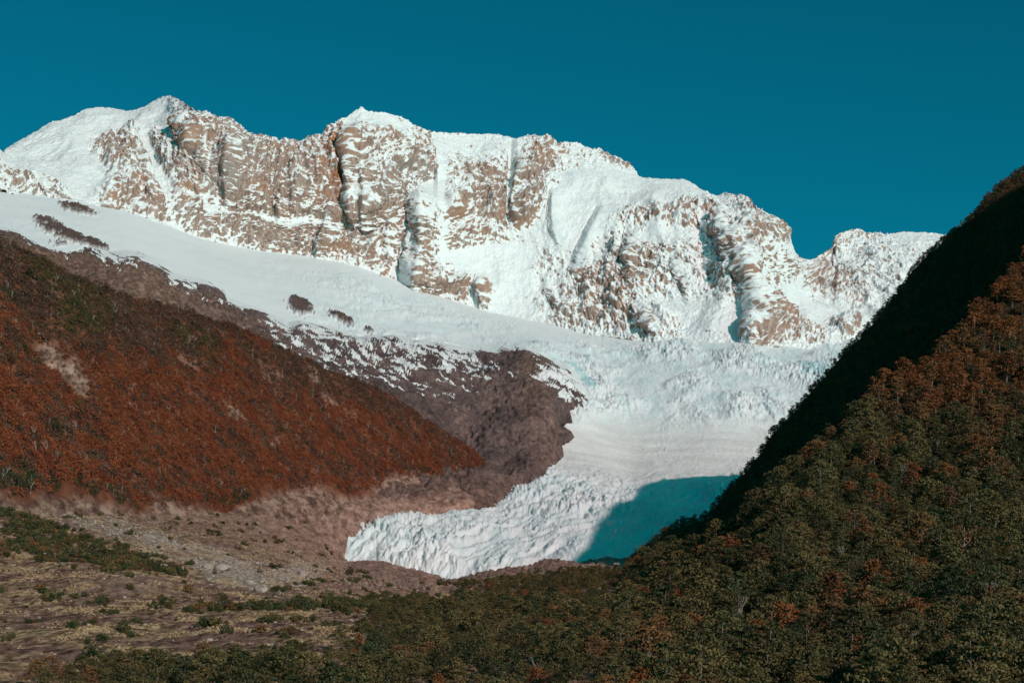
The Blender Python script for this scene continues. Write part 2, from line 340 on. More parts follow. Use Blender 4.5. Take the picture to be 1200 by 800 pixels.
# ------------------------------------------------------------------ the snow-covered massif
def build_massif():
    xs = np.arange(-110, 1240, 0.85); nt = 335
    t = np.linspace(-0.06, 1, nt)[:, None]
    X = np.broadcast_to(xs, (nt, len(xs))).copy()
    yb, yc = base(xs), crest(xs)
    Y = yb + (yc - yb) * t
    Dfun = tps([(-100,206,6000),(-100,205,6000.5),(0,224,6150),(0,178,7100),(60,237,6300),(60,145,7500),(117,127,7900),(107,238,6400),(180,190,7150),(200,115,7800),(150,247,6500),
        (235,278,6750),(235,135,7300),(262,200,7000),(300,293,6880),(300,161,7320),(350,168,7350),(350,230,7080),(340,304,6950),(400,307,7000),(423,128,7500),(400,220,7180),
        (477,332,7060),(490,240,7320),(500,155,7650),(543,356,7080),(560,250,7450),(563,159,7850),(620,376,7020),(620,270,7450),(640,160,7950),(680,389,6930),(680,300,7350),
        (690,230,7600),(745,203,8050),(760,400,6730),(760,300,7250),(770,250,7450),(790,211,8050),(850,402,6620),(850,330,7000),(850,229,7900),(900,404,6600),(910,258,7500),
        (935,300,7700),(947,305,8300),(930,340,7300),(975,280,8700),(1000,271,8900),(1000,340,8000),(970,408,6650),(1060,273,9000),(1060,360,7600),(1100,275,9100),(1200,292,9300),(1200,400,7000)], 0.02)
    D = Dfun(X, np.minimum(Y, yb + 3))
    # ribs: steep towards the left, so the low sun leaves that side in shade  (polyline, left width, right width, metres)
    for pts, wl_, wr_, amp in [
        ([(264,168),(263,205),(262,240)], 2.5, 45, 45), ([(408,160),(411,200),(413,250)], 6, 70, 120), ([(420,205),(424,255)], 4, 30, 45),
        ([(492,228),(493,280),(488,310),(483,338)], 17, 75, 240), ([(384,250),(378,275),(371,306)], 3, 25, 40), ([(455,192),(447,215),(438,236)], 3, 25, 40),
        ([(455,262),(452,295)], 4, 20, 45), ([(742,275),(741,300),(736,325)], 5, 40, 60), ([(845,262),(868,295),(880,325),(890,352)], 26, 60, 230),
        ([(886,358),(884,380),(880,402)], 12, 45, 170), ([(706,250),(694,280),(676,318)], 8, 60, 70), ([(649,232),(650,260),(655,285)], 4, 60, 45),
        ([(793,315),(805,345)], 5, 25, 55), ([(755,370),(768,395)], 8, 40, 70), ([(513,190),(512,235),(514,275)], 5, 40, 50), ([(604,165),(602,220),(600,262)], 4, 40, 55),
        ([(940,335),(975,360),(1000,375)], 12, 50, 90), ([(980,385),(995,400)], 10, 30, 80), ([(975,278),(985,300),(1000,330)], 10, 60, 90), ([(835,235),(845,258)], 6, 30, 60),
        ([(160,190),(172,215),(180,250)], 6, 30, 45), ([(205,125),(225,160),(240,190)], 10, 40, 60), ([(330,225),(326,262)], 4, 40, 40), ([(232,225),(240,262)], 4, 30, 40),
        ([(560,335),(566,362)], 5, 25, 50), ([(640,330),(655,362)], 8, 30, 50), ([(905,290),(918,330)], 10, 30, 90), ([(130,225),(120,240)], 4, 25, 50), ([(40,215),(60,236)], 8, 30, 60)]:
        p = np.array(pts, float); lx = np.interp(Y, p[:, 1], p[:, 0]); dx = X - lx
        env = sstep(p[0, 1] - 14, p[0, 1] + 12, Y) * (1 - sstep(p[-1, 1] - 14, p[-1, 1] + 22, Y)) * (0.9 + 0.25 * perlin(X / 20.0, Y / 30.0, 6.1))
        wob = 1 + 0.25 * perlin(Y / 24.0, X / 60.0, 3.3)
        prof = np.where(dx < 0, np.clip(1 + dx / (wl_ * wob), 0, 1), np.clip(1 - dx / wr_, 0, 1) ** 1.3)
        D -= 0.8 * amp * prof * env
    for q in range(nt - 2, -1, -1):                              # no overhang under a rib
        D[q] = np.minimum(D[q], D[q + 1] + 0.5)
    P = at(X, Y, D)
    # how rocky each place is
    R = 0.42 + blobs(X, Y, [
        (135,185,26,16,30,.6),(150,205,45,24,35,.5),(135,232,34,10,0,.5),(240,185,46,56,25,.7),(300,210,50,42,0,.56),(340,225,45,45,0,.35),(215,255,45,14,15,.4),(155,246,30,8,10,.4),(160,160,14,8,30,.5),
        (393,200,16,45,0,.9),(372,190,20,28,0,.6),(348,190,14,22,0,.4),(430,165,26,12,0,.35),(430,262,48,40,0,.35),(400,288,50,18,0,.3),(335,282,42,14,0,.4),(285,270,30,12,10,.4),
        (488,182,16,25,0,.55),(450,205,35,35,0,.3),(560,222,48,22,0,.5),(540,245,30,12,0,.4),(590,250,30,14,0,.5),(632,192,22,26,0,.6),(642,170,16,10,0,.6),(620,235,22,28,0,.35),(575,285,45,10,0,.4),
        (540,275,20,10,0,.35),(505,322,16,18,0,.45),(530,340,18,14,0,.5),(497,300,8,30,0,.3),(566,352,8,14,0,.6),(720,188,20,8,25,.7),(660,200,30,14,0,.1),(645,305,22,15,0,.35),(690,332,42,15,10,.45),
        (720,352,34,24,0,.3),(640,352,30,12,0,.3),(685,376,34,14,0,.5),(750,260,48,9,0,.35),(800,256,18,15,0,.6),(738,300,24,20,0,.35),(752,345,50,26,0,.35),(790,300,40,20,0,.1),(772,385,34,14,0,.5),
        (834,248,9,22,-20,.6),(870,235,20,8,15,.5),(900,262,28,22,20,.6),(868,292,20,32,0,.45),(850,342,14,30,0,.35),(830,330,25,20,0,.1),(893,382,22,24,0,.75),(940,396,20,9,15,.7),(915,392,16,12,0,.5),
        (985,388,20,8,20,.75),(1006,385,10,7,0,.4),(960,315,12,9,0,.5),(980,288,16,12,0,.3),(1012,277,34,7,0,.35),(985,348,48,13,25,.5),(1000,330,50,20,10,.15),(1035,310,40,25,0,.15),(912,318,14,22,0,.4),(942,340,15,10,0,.4),
        (60,235,30,8,10,.35),(20,215,30,9,10,.4),(0,222,30,8,0,.3),
        (60,180,55,36,-25,-.5),(130,142,60,18,0,-.5),(182,208,8,50,-15,-.75),(199,150,9,26,-20,-.55),(100,215,26,22,30,-.55),(227,240,16,7,0,-.5),(252,250,18,8,0,-.5),(330,258,55,6,4,-.7),(345,215,14,8,0,-.5),
        (540,172,60,13,0,-.25),(506,228,12,18,0,-.5),(525,224,18,10,0,-.35),(600,220,3,55,3,-.6),(515,250,4,60,0,-.4),(560,312,60,20,10,-.5),(600,296,45,14,10,-.3),(640,272,42,18,-20,-.45),(600,352,34,26,0,-.5),
        (690,245,50,28,-10,-.6),(700,212,50,10,5,-.5),(780,228,60,15,0,-.55),(672,295,26,40,15,-.45),(770,282,24,12,0,-.45),(820,372,40,26,0,-.45),(868,374,22,14,-30,-.6),(930,290,18,16,20,-.5),(926,352,10,44,-25,-.6),
        (965,376,50,11,8,-.5),(1065,279,34,6,0,-.4),(1035,376,26,16,0,-.4),(450,146,34,9,8,-.3),(475,330,9,14,0,-.4),(425,142,20,9,0,-.3),(770,360,26,9,0,-.3),(560,358,10,8,0,-.2)])
    R = np.clip(R, 0, 1.1)
    x, y, z = P[..., 0], P[..., 1], P[..., 2]
    wx = x + 60 * fbm(x / 300, y / 300, z / 300, 2); wz = z + 60 * fbm(x / 280 + 9, y / 280, z / 280, 2)
    N = normals(P, True); N = blur(N, 6); N /= np.linalg.norm(N, axis=-1, keepdims=True)
    rough = 0.32 + 0.78 * sstep(0.1, 0.7, R)
    lowf = sstep(1.02, 0.80, t) * sstep(-0.02, 0.12, t)          # keep the skyline where it is
    wall = sstep(0.5, 0.9, R)
    d = (38 * ridged(wx / 320, y / 800, wz / 900, 2) + 24 * (0.6 + 0.8 * wall) * ridged(wx / 85, y / 400, wz / 420, 2) * rough) * lowf
    d += 30 * fbm(wx / 95 + 4, y / 200, wz / 80, 3) * rough * (0.3 + 0.7 * lowf)
    s = (z + 0.22 * x + 70 * fbm(x / 230, y / 230, z / 230 + 5, 3)) / 41.0
    fr = s - np.floor(s)
    ledge = np.where(fr < 0.7, -fr / 0.7, -1 + (fr - 0.7) / 0.3)
    d += 8 * ledge * rough * sstep(-0.1, 0.35, fbm(x / 90, y / 120, z / 50 + 2, 3))
    d += 16 * ridged(wx / 34, y / 60, wz / 52, 3, 0.6) * rough + 12 * wall * ridged(wx / 30 + 7, y / 90, wz / 300, 3, 0.6) * (0.2 + 0.8 * lowf)
    d += 9 * ridged(x / 13 + 3, y / 20, z / 12, 2, 0.6) * rough
    P = P + N * d[..., None]
    N2 = normals(P, True)
    nz = blur(N2[..., 2], 1)
    nzs = nz - 0.45 * (blur(nz, 14) - 0.6)
    grain = 0.8 * fbm(wx / 22, y / 45, wz / 13 + 20, 4, 0.72) + 0.5 * fbm(wx / 13, y / 40, wz / 90 + 3, 3, 0.65)
    flute = ridged(wx / 20, y / 60, wz / 240, 2)
    snow = 0.91 - 0.54 * R + (nzs - 0.5) * 0.95 + 1.5 * grain + 0.13 * flute * sstep(.1, .5, R) + 0.25 * fbm(x / 110, y / 110, z / 110 + 31, 2) * sstep(.1, .6, R)
    snow += 0.5 * sstep(0.12, -0.1, R)
    rust = np.clip(blobs(X, Y, [(394,200,10,42,0,.95),(375,195,10,25,0,.4),(490,165,8,12,0,.5),(640,178,14,14,0,.4),(735,196,12,7,0,.6),(228,150,26,26,0,.35),(850,245,30,14,0,.3),(892,372,14,12,0,.5)]), 0, 1)
    rust = rust * sstep(0.35, 0.6, 0.5 + fbm(x / 60, y / 60, z / 90, 3))
    # the far side, out of sight, so that the mountain is a body
    back = []
    for k in range(1, 9):
        Dk = P[-1] + np.stack([0 * xs, 0 * xs + 220.0 * k, -150.0 * k - 30 * k * perlin(xs / 40, k * 0.7, 0.3)], -1)
        back.append(Dk)
    P = np.concatenate([P, np.array(back)]); snow = np.concatenate([snow, np.ones((8, len(xs)))]); rust = np.concatenate([rust, np.zeros((8, len(xs)))])
    return grid_object('snowy_mountain', P, MAT['massif'], attrs=dict(snow=np.clip(snow, 0, 1), rust=rust))
build_massif()

# ------------------------------------------------------------------ glacier: ramp, icefall, basin and tongue
ice_depth = tps([(-90,206,6050),(-90,262,5150),(0,224,6150),(0,250,5650),(0,272,5250),(107,238,6400),(150,247,6500),(150,275,5900),(150,305,5350),(235,278,6750),(235,335,5450),(300,293,6880),(300,330,6000),(300,370,5350),
    (400,307,7000),(400,350,6100),(400,392,5450),(477,332,7060),(477,370,6200),(477,400,5550),(543,356,7080),(560,414,5650),(620,376,7020),(620,411,5700),(680,389,6930),(690,465,5350),(680,420,6050),(670,500,4850),
    (760,400,6730),(760,440,5800),(760,490,5200),(760,520,4900),(850,402,6620),(850,440,5800),(850,490,5150),(850,530,4800),(850,560,4450),(970,408,6650),(970,440,5900),(970,500,5150),(1050,400,6800),(1050,520,5000),
    (658,530,4600),(740,560,4420),(640,575,4060),(600,590,3860),(560,602,3660),(510,612,3490),(470,618,3360),(412,633,3160),(404,662,3030),(430,672,2990),(470,680,2950),(530,684,2910),(600,677,2910),(680,664,2930),(760,657,3000),
    (470,664,3000),(530,664,2990),(600,657,3000),(680,645,3060),(760,636,3150),(530,640,3180),(600,630,3330),(700,610,3560),(700,585,3900),(800,600,3720),(800,570,4250),(900,570,4350),(900,640,3300),(1050,600,4200)], 0.004)
spur_poly = [(-95,420)] + spur_top + spur_side + [(380,640),(300,600),(100,500)]

def build_glacier():
    xs = np.arange(-100, 1050, 1.0); ys = np.arange(196, 700, 1.0)
    X, Y = np.meshgrid(xs, ys)
    tl = line(tongue_low)(X)
    ins = sdist(X, Y, spur_poly)
    keep = (Y > base(X) - 14) & (Y < tl + 6) & (ins < 16) & ~((Y > 560) & (X < np.interp(Y, [560, 600, 622, 633, 642, 655, 662, 670, 680], [520, 440, 405, 400, 404, 398, 398, 412, 450])))
    D = ice_depth(X, Y)
    D = D * (1 + 0.012 * np.clip(ins, 0, 16) / 4)               # dives under the rock spur
    P = at(X, Y, D)
    x, y, z = P[..., 0], P[..., 1], P[..., 2]
    icefall = sstep(585, 680, X + 0.9 * (Y - 400)) * sstep(388, 412, Y - 0.0 * X) * (1 - sstep(488, 512, Y)) + 0.55 * sstep(300, 420, X) * (1 - sstep(600, 700, X)) * sstep(0, 22, Y - base(X))
    icefall = np.clip(icefall, 0, 1)
    tongue = sstep(540, 580, Y - 0.02 * (X - 700) + 14 * fbm(X / 40, Y / 40, .4, 3)); basin = sstep(484, 520, Y + 14 * fbm(X / 50, Y / 50, 1.4, 3)) * (1 - tongue)
    wx, wy = x + 25 * fbm(x / 90, y / 90, 0.5, 2), y + 25 * fbm(x / 90 + 5, y / 90, 1.5, 2)
    broken = 0.25 + sstep(-0.25, 0.35, fbm(x / 200, y / 420, 4.4, 3))   # calm and shattered stretches
    d = 5 * fbm(x / 220, y / 260, 0.7, 4) + 0.8 * fbm(x / 25, y / 80, 0.9, 3)
    d += (1 - np.clip(icefall + tongue + basin, 0, 1)) * 2.6 * broken * ridged(wx / 55, wy / 170, 9.3, 4, .65)
    d += basin * 3.2 * broken * ridged(wx / 26, wy / 80, 3.7, 4, .66)
    d += icefall * broken * (20 * ridged(wx / 85, wy / 200, 0.3, 5, 0.66) + 13 * ridged((wx + .4 * wy) / 18, wy / 60, 2.0, 3, 0.68))
    u = wx * 0.94 - wy * 0.35; v = wx * 0.35 + wy * 0.94       # across and along the flow of the tongue
    cre = ridged(u / 34, v / 300, 4.2, 4, 0.6)
    shard = ridged((u + .35 * v) / 15, v / 90, 5.5, 4, 0.7)
    d += tongue * (13 * cre + 13 * broken * shard + 9 * fbm(x / 90, y / 140, 6.1, 3))
    d += basin * (2.0 * ridged(wx / 120, wy / 28, 1.1, 2) + 1.0 * fbm(x / 12, y / 12, 7.7, 2))
    edge = sstep(0, 22, tl - Y)
    P[..., 2] += d * (0.35 + 0.65 * edge)
    low = tongue * (1 - edge)
    blue = 0.55 * icefall * sstep(0.30, 0.55, blobs(X, Y, [(676,440,7,14,-30,1),(692,455,6,10,-30,1),(620,395,30,8,10,.45),(960,440,25,14,0,.7),(900,425,40,12,0,.4),(800,420,40,10,0,.3),(870,455,30,12,0,.35),(720,430,20,10,0,.4),(545,385,30,8,10,.4)])
            * (0.6 + 1.1 * fbm(wx / 30, wy / 30, 8.8, 3)) * 1.2)
    blue += 0.6 * tongue * sstep(0.05, -0.4, cre) * sstep(0.0, 0.3, fbm(x / 60, y / 60, 3.4, 2) + 0.1)
    ice = np.clip(icefall + tongue, 0, 1)
    dirt = np.clip(basin * (0.6 + 0.5 * ridged(wx / 160, wy / 22, 1.1, 2)), 0, 1) + 0.30 * tongue * sstep(0.0, 0.4, fbm(u / 40, v / 120, 9.1, 3)) + 0.35 * low
    stone = sstep(0.46, 0.6, np.clip(blobs(X, Y, [(90,246,22,5,14,.95),(352,361,15,9,30,1),(393,373,9,4,30,.85),(406,380,10,4,30,.85),(433,391,6,3,30,.7),(50,259,14,4,8,.6),(62,268,18,6,15,.6),(75,277,22,6,20,.6),(100,284,20,6,20,.65),(118,292,14,5,20,.55),(70,289,14,4,10,.45)]), 0, 1) + 1.15 * fbm(x / 17, y / 90, z / 13, 5, .66) - 0.05)
    # those outcrops stand a little proud of the snow
    P[..., 2] += 14 * stone + stone * 8 * fbm(x / 18, y / 18, 1.0, 3)
    return grid_object('glacier', P, MAT['glacier'], keep, dict(ice=ice, blue=np.clip(blue, 0, 1), dirt=np.clip(dirt, 0, 1), stone=stone))
build_glacier()

# ------------------------------------------------------------------ bare rock spur between hill and glacier
def build_spur():
    xs = np.arange(-95, 712, 1.1); ys = np.arange(240, 680, 1.1)
    X, Y = np.meshgrid(xs, ys)
    ins = sdist(X, Y, spur_poly)
    nx_ = 7 * fbm(X / 22, Y / 22, 1.0, 3)
    keep = ins > -9
    Df = tps([(-90,262,5050),(0,272,5150),(75,297,5200),(150,302,5250),(235,335,5350),(300,368,5280),(400,392,5380),(477,400,5480),(560,414,5580),(620,411,5640),(690,465,5300),(668,500,4830),(658,530,4580),(640,575,4040),(600,590,3840),
        (560,602,3640),(510,612,3560),(470,618,3440),(412,633,3300),(0,300,4600),(150,350,4600),(300,410,4550),(400,440,4500),(480,440,4700),(560,470,4750),(620,450,5000),(600,540,4330),(540,540,4300),(560,580,3800),(500,590,3660),(440,610,3420),
        (200,450,4200),(400,540,4000),(640,500,4620)], 0.004)
    D = Df(X, Y); D = D * (1 + 0.010 * np.clip(-ins, 0, 12) / 4)
    P = at(X, Y, D); x, y, z = P[..., 0], P[..., 1], P[..., 2]
    N = normals(P)
    wx = x + 40 * fbm(x / 150, y / 150, z / 150, 2)
    d = 30 * ridged(wx / 260, y / 500, z / 300, 3) + 13 * ridged(wx / 70, y / 150, z / 60, 4, .65) + 11 * ridged((x + z) / 26, y / 50, (z - .4 * x) / 16, 3, .65)
    st = (z * 0.9 + 0.45 * x + 30 * fbm(x / 120, y / 160, z / 120, 3)) / 21.0; d = d + 17 * ((st - np.floor(st)) ** 2) * (0.5 + fbm(x / 60, y / 90, z / 60 + 4, 2))
    d = d * sstep(-9, 22, ins)
    P = P + N * d[..., None]
    top = np.interp(X, [p[0] for p in spur_top], [p[1] for p in spur_top])
    below = Y - top                                            # px under the snow line
    a, b = (X * 0.90 + Y * 0.43), (-X * 0.43 + Y * 0.90)
    streak = fbm(a / 26, b / 2.6, 2.2, 5, 0.65)
    fade = np.interp(X, [0, 120, 260, 340, 420, 520, 600, 640, 700], [8, 28, 26, 58, 74, 66, 44, 46, 24])
    snow = 0.12 + 2.1 * streak + 0.62 * (1 - np.clip(below / fade, 0, 1.6)) + 0.5 * blobs(X, Y, [(650,452,30,6,12,1),(668,468,22,7,10,.7),(640,440,20,5,20,.5),(628,506,5,12,20,0)])
    snow -= 0.8 * blobs(X, Y, [(600,430,35,12,15,1),(300,372,14,9,20,.8),(245,345,14,8,10,.9),(185,320,14,7,10,.9),(640,425,14,8,20,.7),(280,380,40,10,20,.5)])
    snow -= 0.35 * sstep(0.9, 1.5, below / fade)
    snow = np.where(ins < 0, snow + 0.3, snow)
    tan = np.clip(sstep(140, 60, X) * 0 + sstep(380, 180, X) * 0.8 * sstep(8, 22, below) + blobs(X, Y, [(520,600,90,22,-10,.7),(625,450,16,45,10,.5),(640,540,16,40,0,.4)]), 0, 1)
    return grid_object('rock_spur', P, MAT['spur'], keep, dict(snow=np.clip(snow, 0, 1), tan=tan))
build_spur()

# ------------------------------------------------------------------ valley ground
ground_depth = tps([(-150,900,480),(600,900,470),(1350,900,430),(-150,800,640),(0,800,640),(300,800,635),(600,800,630),(850,800,625),(1350,800,600),(0,750,870),(300,750,880),(600,750,860),(0,700,1200),(200,705,1250),(400,710,1330),(550,712,1350),(650,705,1300),
    (0,650,1480),(0,600,1740),(-150,600,1650),(100,640,1650),(200,608,2330),(200,650,1750),(300,680,1680),(300,608,2720),(400,650,3000),(400,690,1900),(470,692,2200),(500,696,2050),(560,690,2200),(620,683,2250),(680,672,2450),(700,690,1480),(745,664,2550),(760,690,1400),
    (530,688,2700),(400,600,3200),(420,615,3240),(350,650,2480),(480,600,3450),(480,582,3580),(560,582,3790),(520,590,3600),(470,623,3400),(510,618,3540),(560,610,3720),(430,630,3180),(404,664,2960),(530,650,3700),(640,640,3900),(760,640,3400),(850,690,1700),(850,640,3200),(1000,690,1700),(1350,690,1500),(1200,640,2500)], 0.006)

def ground_attrs(X, Y, x, y, z):
    pale = blobs(X, Y, [(140,625,60,9,12,.55),(230,650,60,12,14,.8),(290,675,55,14,10,.8),(265,668,25,10,0,.5),(190,590,16,10,40,.6),(170,600,20,7,40,.4),(360,672,20,10,0,.5),(600,718,30,5,0,.7),(590,732,20,4,0,.6),(720,668,30,5,0,.3),(250,662,34,9,15,.5),(300,684,26,8,0,.6),(350,675,20,8,0,.4),(120,612,40,6,12,.5),(60,605,30,5,5,.4)])
    pale = np.clip(pale * (0.75 + 1.8 * fbm(x / 30, y / 45, z / 20, 4)), 0, 1)
    scree = np.clip(sstep(330, 430, X) * sstep(708, 690, Y) + 0.75 * sstep(640, 610, Y) * sstep(100, 300, X) + blobs(X, Y, [(160,690,60,10,0,.6),(340,640,60,20,10,.6),(660,672,80,9,-5,.8)]), 0, 1)
    return pale, scree

def build_ground():
    xs = np.arange(-160, 1360, 2.0); ys = np.arange(560, 905, 1.35)
    X, Y = np.meshgrid(xs, ys)
    D = ground_depth(X, Y); P = at(X, Y, D); x, y, z = P[..., 0], P[..., 1], P[..., 2]
    pale, scree = ground_attrs(X, Y, x, y, z)
    amp = np.clip(D / 1200, 0.35, 1.6)
    d = amp * (2.4 * fbm(x / 70, y / 110, 0.4, 3) + 2.6 * ridged(x / 26, y / 60, 1.4, 4, .6) + 0.5 * fbm(x / 5, y / 7, 2.4, 2))
    d += pale * 4 * np.clip(fbm(x / 16, y / 20, 3.3, 3), 0, 1) * amp
    d += scree * (7.0 * ridged((x + .5 * y) / 45, (y - .5 * x) / 120, 5.3, 3, .6) + 3.0 * ridged(x / 14, y / 22, 6.3, 3, .6))
    P[..., 2] += d
    tl = line(tongue_low)(X)
    keep = ~((X > 425) & (Y < tl - 60) & (X > 640)) & (Y > forest_low(X) - 20)
    o = grid_object('valley_ground', P, MAT['ground'], keep, dict(pale=pale, scree=scree))
    return X, Y, P
GX, GY, GP = build_ground()

# ------------------------------------------------------------------ rust-red forested hillside
def build_hill():
    xs = np.arange(-190, 642, 1.6); nt = 230
    t = np.linspace(0, 1, nt)[:, None]
    X = np.broadcast_to(xs, (nt, len(xs))).copy(); yt = hill_top(xs); yb = np.maximum(forest_low(xs) + 14, yt + 6)
    Y = yb + (yt - yb) * t
    Df = tps([(-190,210,2350),(-190,600,1560),(0,278,2500),(0,440,2080),(0,600,1730),(100,330,2650),(100,600,2000),(200,361,2950),(200,480,2620),(200,610,2310),(300,392,3250),(300,500,2980),(300,600,2730),(400,436,3600),(400,520,3400),(400,595,3200),
              (480,478,3880),(480,570,3640),(540,518,4050),(540,575,3850),(590,558,4180),(640,600,4250)], 0.004)
    D = Df(X, Y); P = at(X, Y, D); x, y, z = P[..., 0], P[..., 1], P[..., 2]
    N = normals(P)
    d = 22 * fbm(x / 220, y / 220, z / 220, 2) + 10 * fbm(x / 60, y / 60, z / 60, 3) + 3 * fbm(x / 15, y / 15, z / 15, 2)
    d -= 14 * blobs(X, Y, [(60,400,14,60,-35,1),(110,450,14,40,-35,1),(240,470,12,60,-35,.8)]) + 13 * np.clip(ridged((X - .55 * Y) / 60, (Y + .5 * X) / 260, 2.2, 2), 0, 1) ** 2
    d *= sstep(0, 0.1, t) * (0.5 + 0.5 * sstep(1, 0.85, t))
    P = P + N * d[..., None]
    bare = blobs(X, Y, [(68,405,14,12,45,1),(100,432,15,11,50,1),(20,372,12,5,45,.5),(45,385,8,5,45,.6),(255,500,10,5,45,.6),(270,482,18,6,45,.5),(330,515,8,7,0,.8),(245,355,12,4,20,.5),(100,520,6,14,-30,.4),(225,420,20,6,40,.4),
        (370,440,16,10,45,.5),(390,465,10,6,45,.4),(190,592,16,8,40,.6),(350,590,30,10,0,.5),(470,566,30,8,0,.7),(540,572,30,7,0,.5),(300,600,30,8,0,.5),(395,590,20,8,0,.5),(85,418,26,8,50,.6),(118,455,16,5,55,.5),(215,440,26,5,45,.5),(290,500,24,5,45,.5),(60,340,30,6,35,.35),(180,400,30,5,40,.35),(310,430,30,6,40,.4),(400,470,30,5,40,.4),(150,500,14,5,50,.4)])
    bare = bare * 1.3 + 0.8 * sstep(.22, .42, fbm((X * .8 + Y * .6) / 70, (Y * .8 - X * .6) / 11, 7.3, 4, .6)) * sstep(300, 330, X * 0 + Y) * 0.8
    bare = np.clip(bare * (0.8 + 1.3 * fbm(x / 25, y / 25, z / 25, 3)) + sstep(-16, 4, Y - forest_low(X)), 0, 1)
    back = np.array([P[-1] + np.stack([-18.0 * k + 0 * xs, 60.0 * k + 0 * xs, -34.0 * k + 0 * xs], -1) for k in range(1, 7)])
    skirt = np.array([P[0] + np.stack([0 * xs, -40.0 * k + 0 * xs, -20.0 * k + 0 * xs], -1) for k in (5, 4, 3, 2, 1)])
    P2 = np.concatenate([skirt, P, back]); b2 = np.concatenate([np.repeat(bare[:1], 5, 0), bare, np.zeros((6, len(xs)))])
    grid_object('forested_hillside', P2, MAT['hillfloor'], attrs=dict(bare=b2))
    return X, Y, P, bare
HX, HYp, HP, HB = build_hill()

# ------------------------------------------------------------------ near forested ridge: sunlit face, rib, shaded flank
def _rows():
    """sunlit face: distance grows with height; it meets the valley floor at its foot"""
    ys, ds = [840,760,700,650,600,550,500,450,400,300,200,0,-300,-500], [545,700,850,985,1085,1170,1245,1315,1375,1475,1560,1720,1950,2080]
    c = [(x, y, np.interp(-y, [-v for v in ys], ds)) for x in (1060, 1200, 1350, 1600) for y in (840, 760, 700, 650, 600, 550, 500, 450)]
    c += [(x, y, np.interp(-y, [-v for v in ys], ds)) for x, y in ((1200,400),(1350,400),(1350,300),(1600,300),(1600,100),(1950,600),(1950,300),(1950,0),(1950,-300),(1588,4),(1300,228),(1750,-140),(1588,-112),(1750,-280),(1950,-465))]
    c += [(735,840,560),(900,840,552),(735,760,820),(900,760,745),(735,700,1230),(820,700,1000),(900,700,890),(800,660,1230),(900,620,1090),(960,560,1175),
          (745,662,1600),(800,635,1450),(834,618,1350),(861,594,1300),(891,560,1280),(928,537,1270),(962,506,1285),(1005,482,1300),(1050,446,1335),(1090,424,1365),(1133,383,1400),(1165,347,1430),(1200,308,1465)]
    return c
ridge_face = tps(_rows(), 0.003)
def build_ridge():
    xs = np.r_[np.arange(735, 1300, 1.5), np.arange(1300, 1950, 9.0)]; n1, n2 = 200, 130
    yr, ysl = rib(xs) + np.interp(xs, [735, 790, 860, 920, 1000, 1200], [8, 24, 34, 28, 18, 13]), sil(xs) + np.interp(xs, [735, 830], [2, 5]); Dr = ridge_face(xs, yr)
    Dsil = np.interp(xs, [735,834,900,975,1060,1137,1193,1300,1950], [2150,2250,2350,2500,2780,3150,3300,3450,3800])
    t1 = np.linspace(0, 1, n1)[:, None]; X1 = np.broadcast_to(xs, (n1, len(xs))); Y1 = 845 + (yr - 845) * t1
    P1 = at(X1, Y1, ridge_face(X1, Y1))
    t2 = np.linspace(0, 1, n2 + 1)[1:, None]; X2 = np.broadcast_to(xs, (n2, len(xs)))
    Y2 = yr + (ysl - yr) * t2
    D2 = 1 / (1 / Dr + (1 / Dsil - 1 / Dr) * t2 ** 0.65)
    P2 = at(X2, Y2, D2)
    X, Y, P = np.concatenate([X1, X2]), np.concatenate([Y1, Y2]), np.concatenate([P1, P2])
    x, y, z = P[..., 0], P[..., 1], P[..., 2]
    zone = np.concatenate([0 * X1, 0 * X2 + 1])
    d = 9 * fbm(x / 120, y / 120, z / 120, 2) + 4 * fbm(x / 35, y / 35, z / 35, 3)
    d += zone * 10 * ridged(x / 160, y / 160, z / 60, 2)
    tt = np.concatenate([0 * Y1 + 1, (1 - 0.6 * t2) + 0 * Y2]) * sstep(735, 770, X)
    P[..., 2] += d * tt * sstep(845, 800, Y)
    P[n1:, :, 2] -= 65 * np.sin(np.pi * t2 ** 0.7) * sstep(735, 850, X2)             # hollow behind the rib
    back = np.array([P[-1] + np.stack([70.0 * k + 0 * xs, 30.0 * k + 0 * xs, -60.0 * k + 0 * xs], -1) for k in range(1, 7)])
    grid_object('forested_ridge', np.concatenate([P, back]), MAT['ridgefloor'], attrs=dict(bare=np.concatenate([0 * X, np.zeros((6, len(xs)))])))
    return X, Y, P, zone
RX, RY, RP, RZ = build_ridge()

# ------------------------------------------------------------------ plants
def tube(V, Fc, pts, radii, seg=5):
    o = len(V); pts = [Vector(p) for p in pts]
    for i, p in enumerate(pts):
        d = (pts[min(i + 1, len(pts) - 1)] - pts[max(i - 1, 0)]).normalized()
        a = d.orthogonal().normalized(); b = d.cross(a)
        for k in range(seg):
            w = 2 * math.pi * k / seg
            V.append(tuple(p + radii[i] * (math.cos(w) * a + math.sin(w) * b)))
    for i in range(len(pts) - 1):
        for k in range(seg):
            Fc.append((o + i * seg + k, o + i * seg + (k + 1) % seg, o + (i + 1) * seg + (k + 1) % seg, o + (i + 1) * seg + k))

def leaf(V, Fc, p, size, rnd, up=0.5):
    n = Vector((rnd.gauss(0, 1), rnd.gauss(0, 1), rnd.gauss(0, 1) + up * 2)).normalized()
    a = n.orthogonal().normalized(); b = n.cross(a); w = rnd.uniform(0, 6.28)
    a, b = a * math.cos(w) + b * math.sin(w), b * math.cos(w) - a * math.sin(w)
    l, k = size * rnd.uniform(.7, 1.3), size * rnd.uniform(.4, .75); o = len(V); p = Vector(p)
    V += [tuple(p - a * l), tuple(p - b * k + n * .1 * l), tuple(p + a * l), tuple(p + b * k - n * .1 * l)]
    Fc.append((o, o + 1, o + 2, o + 3))

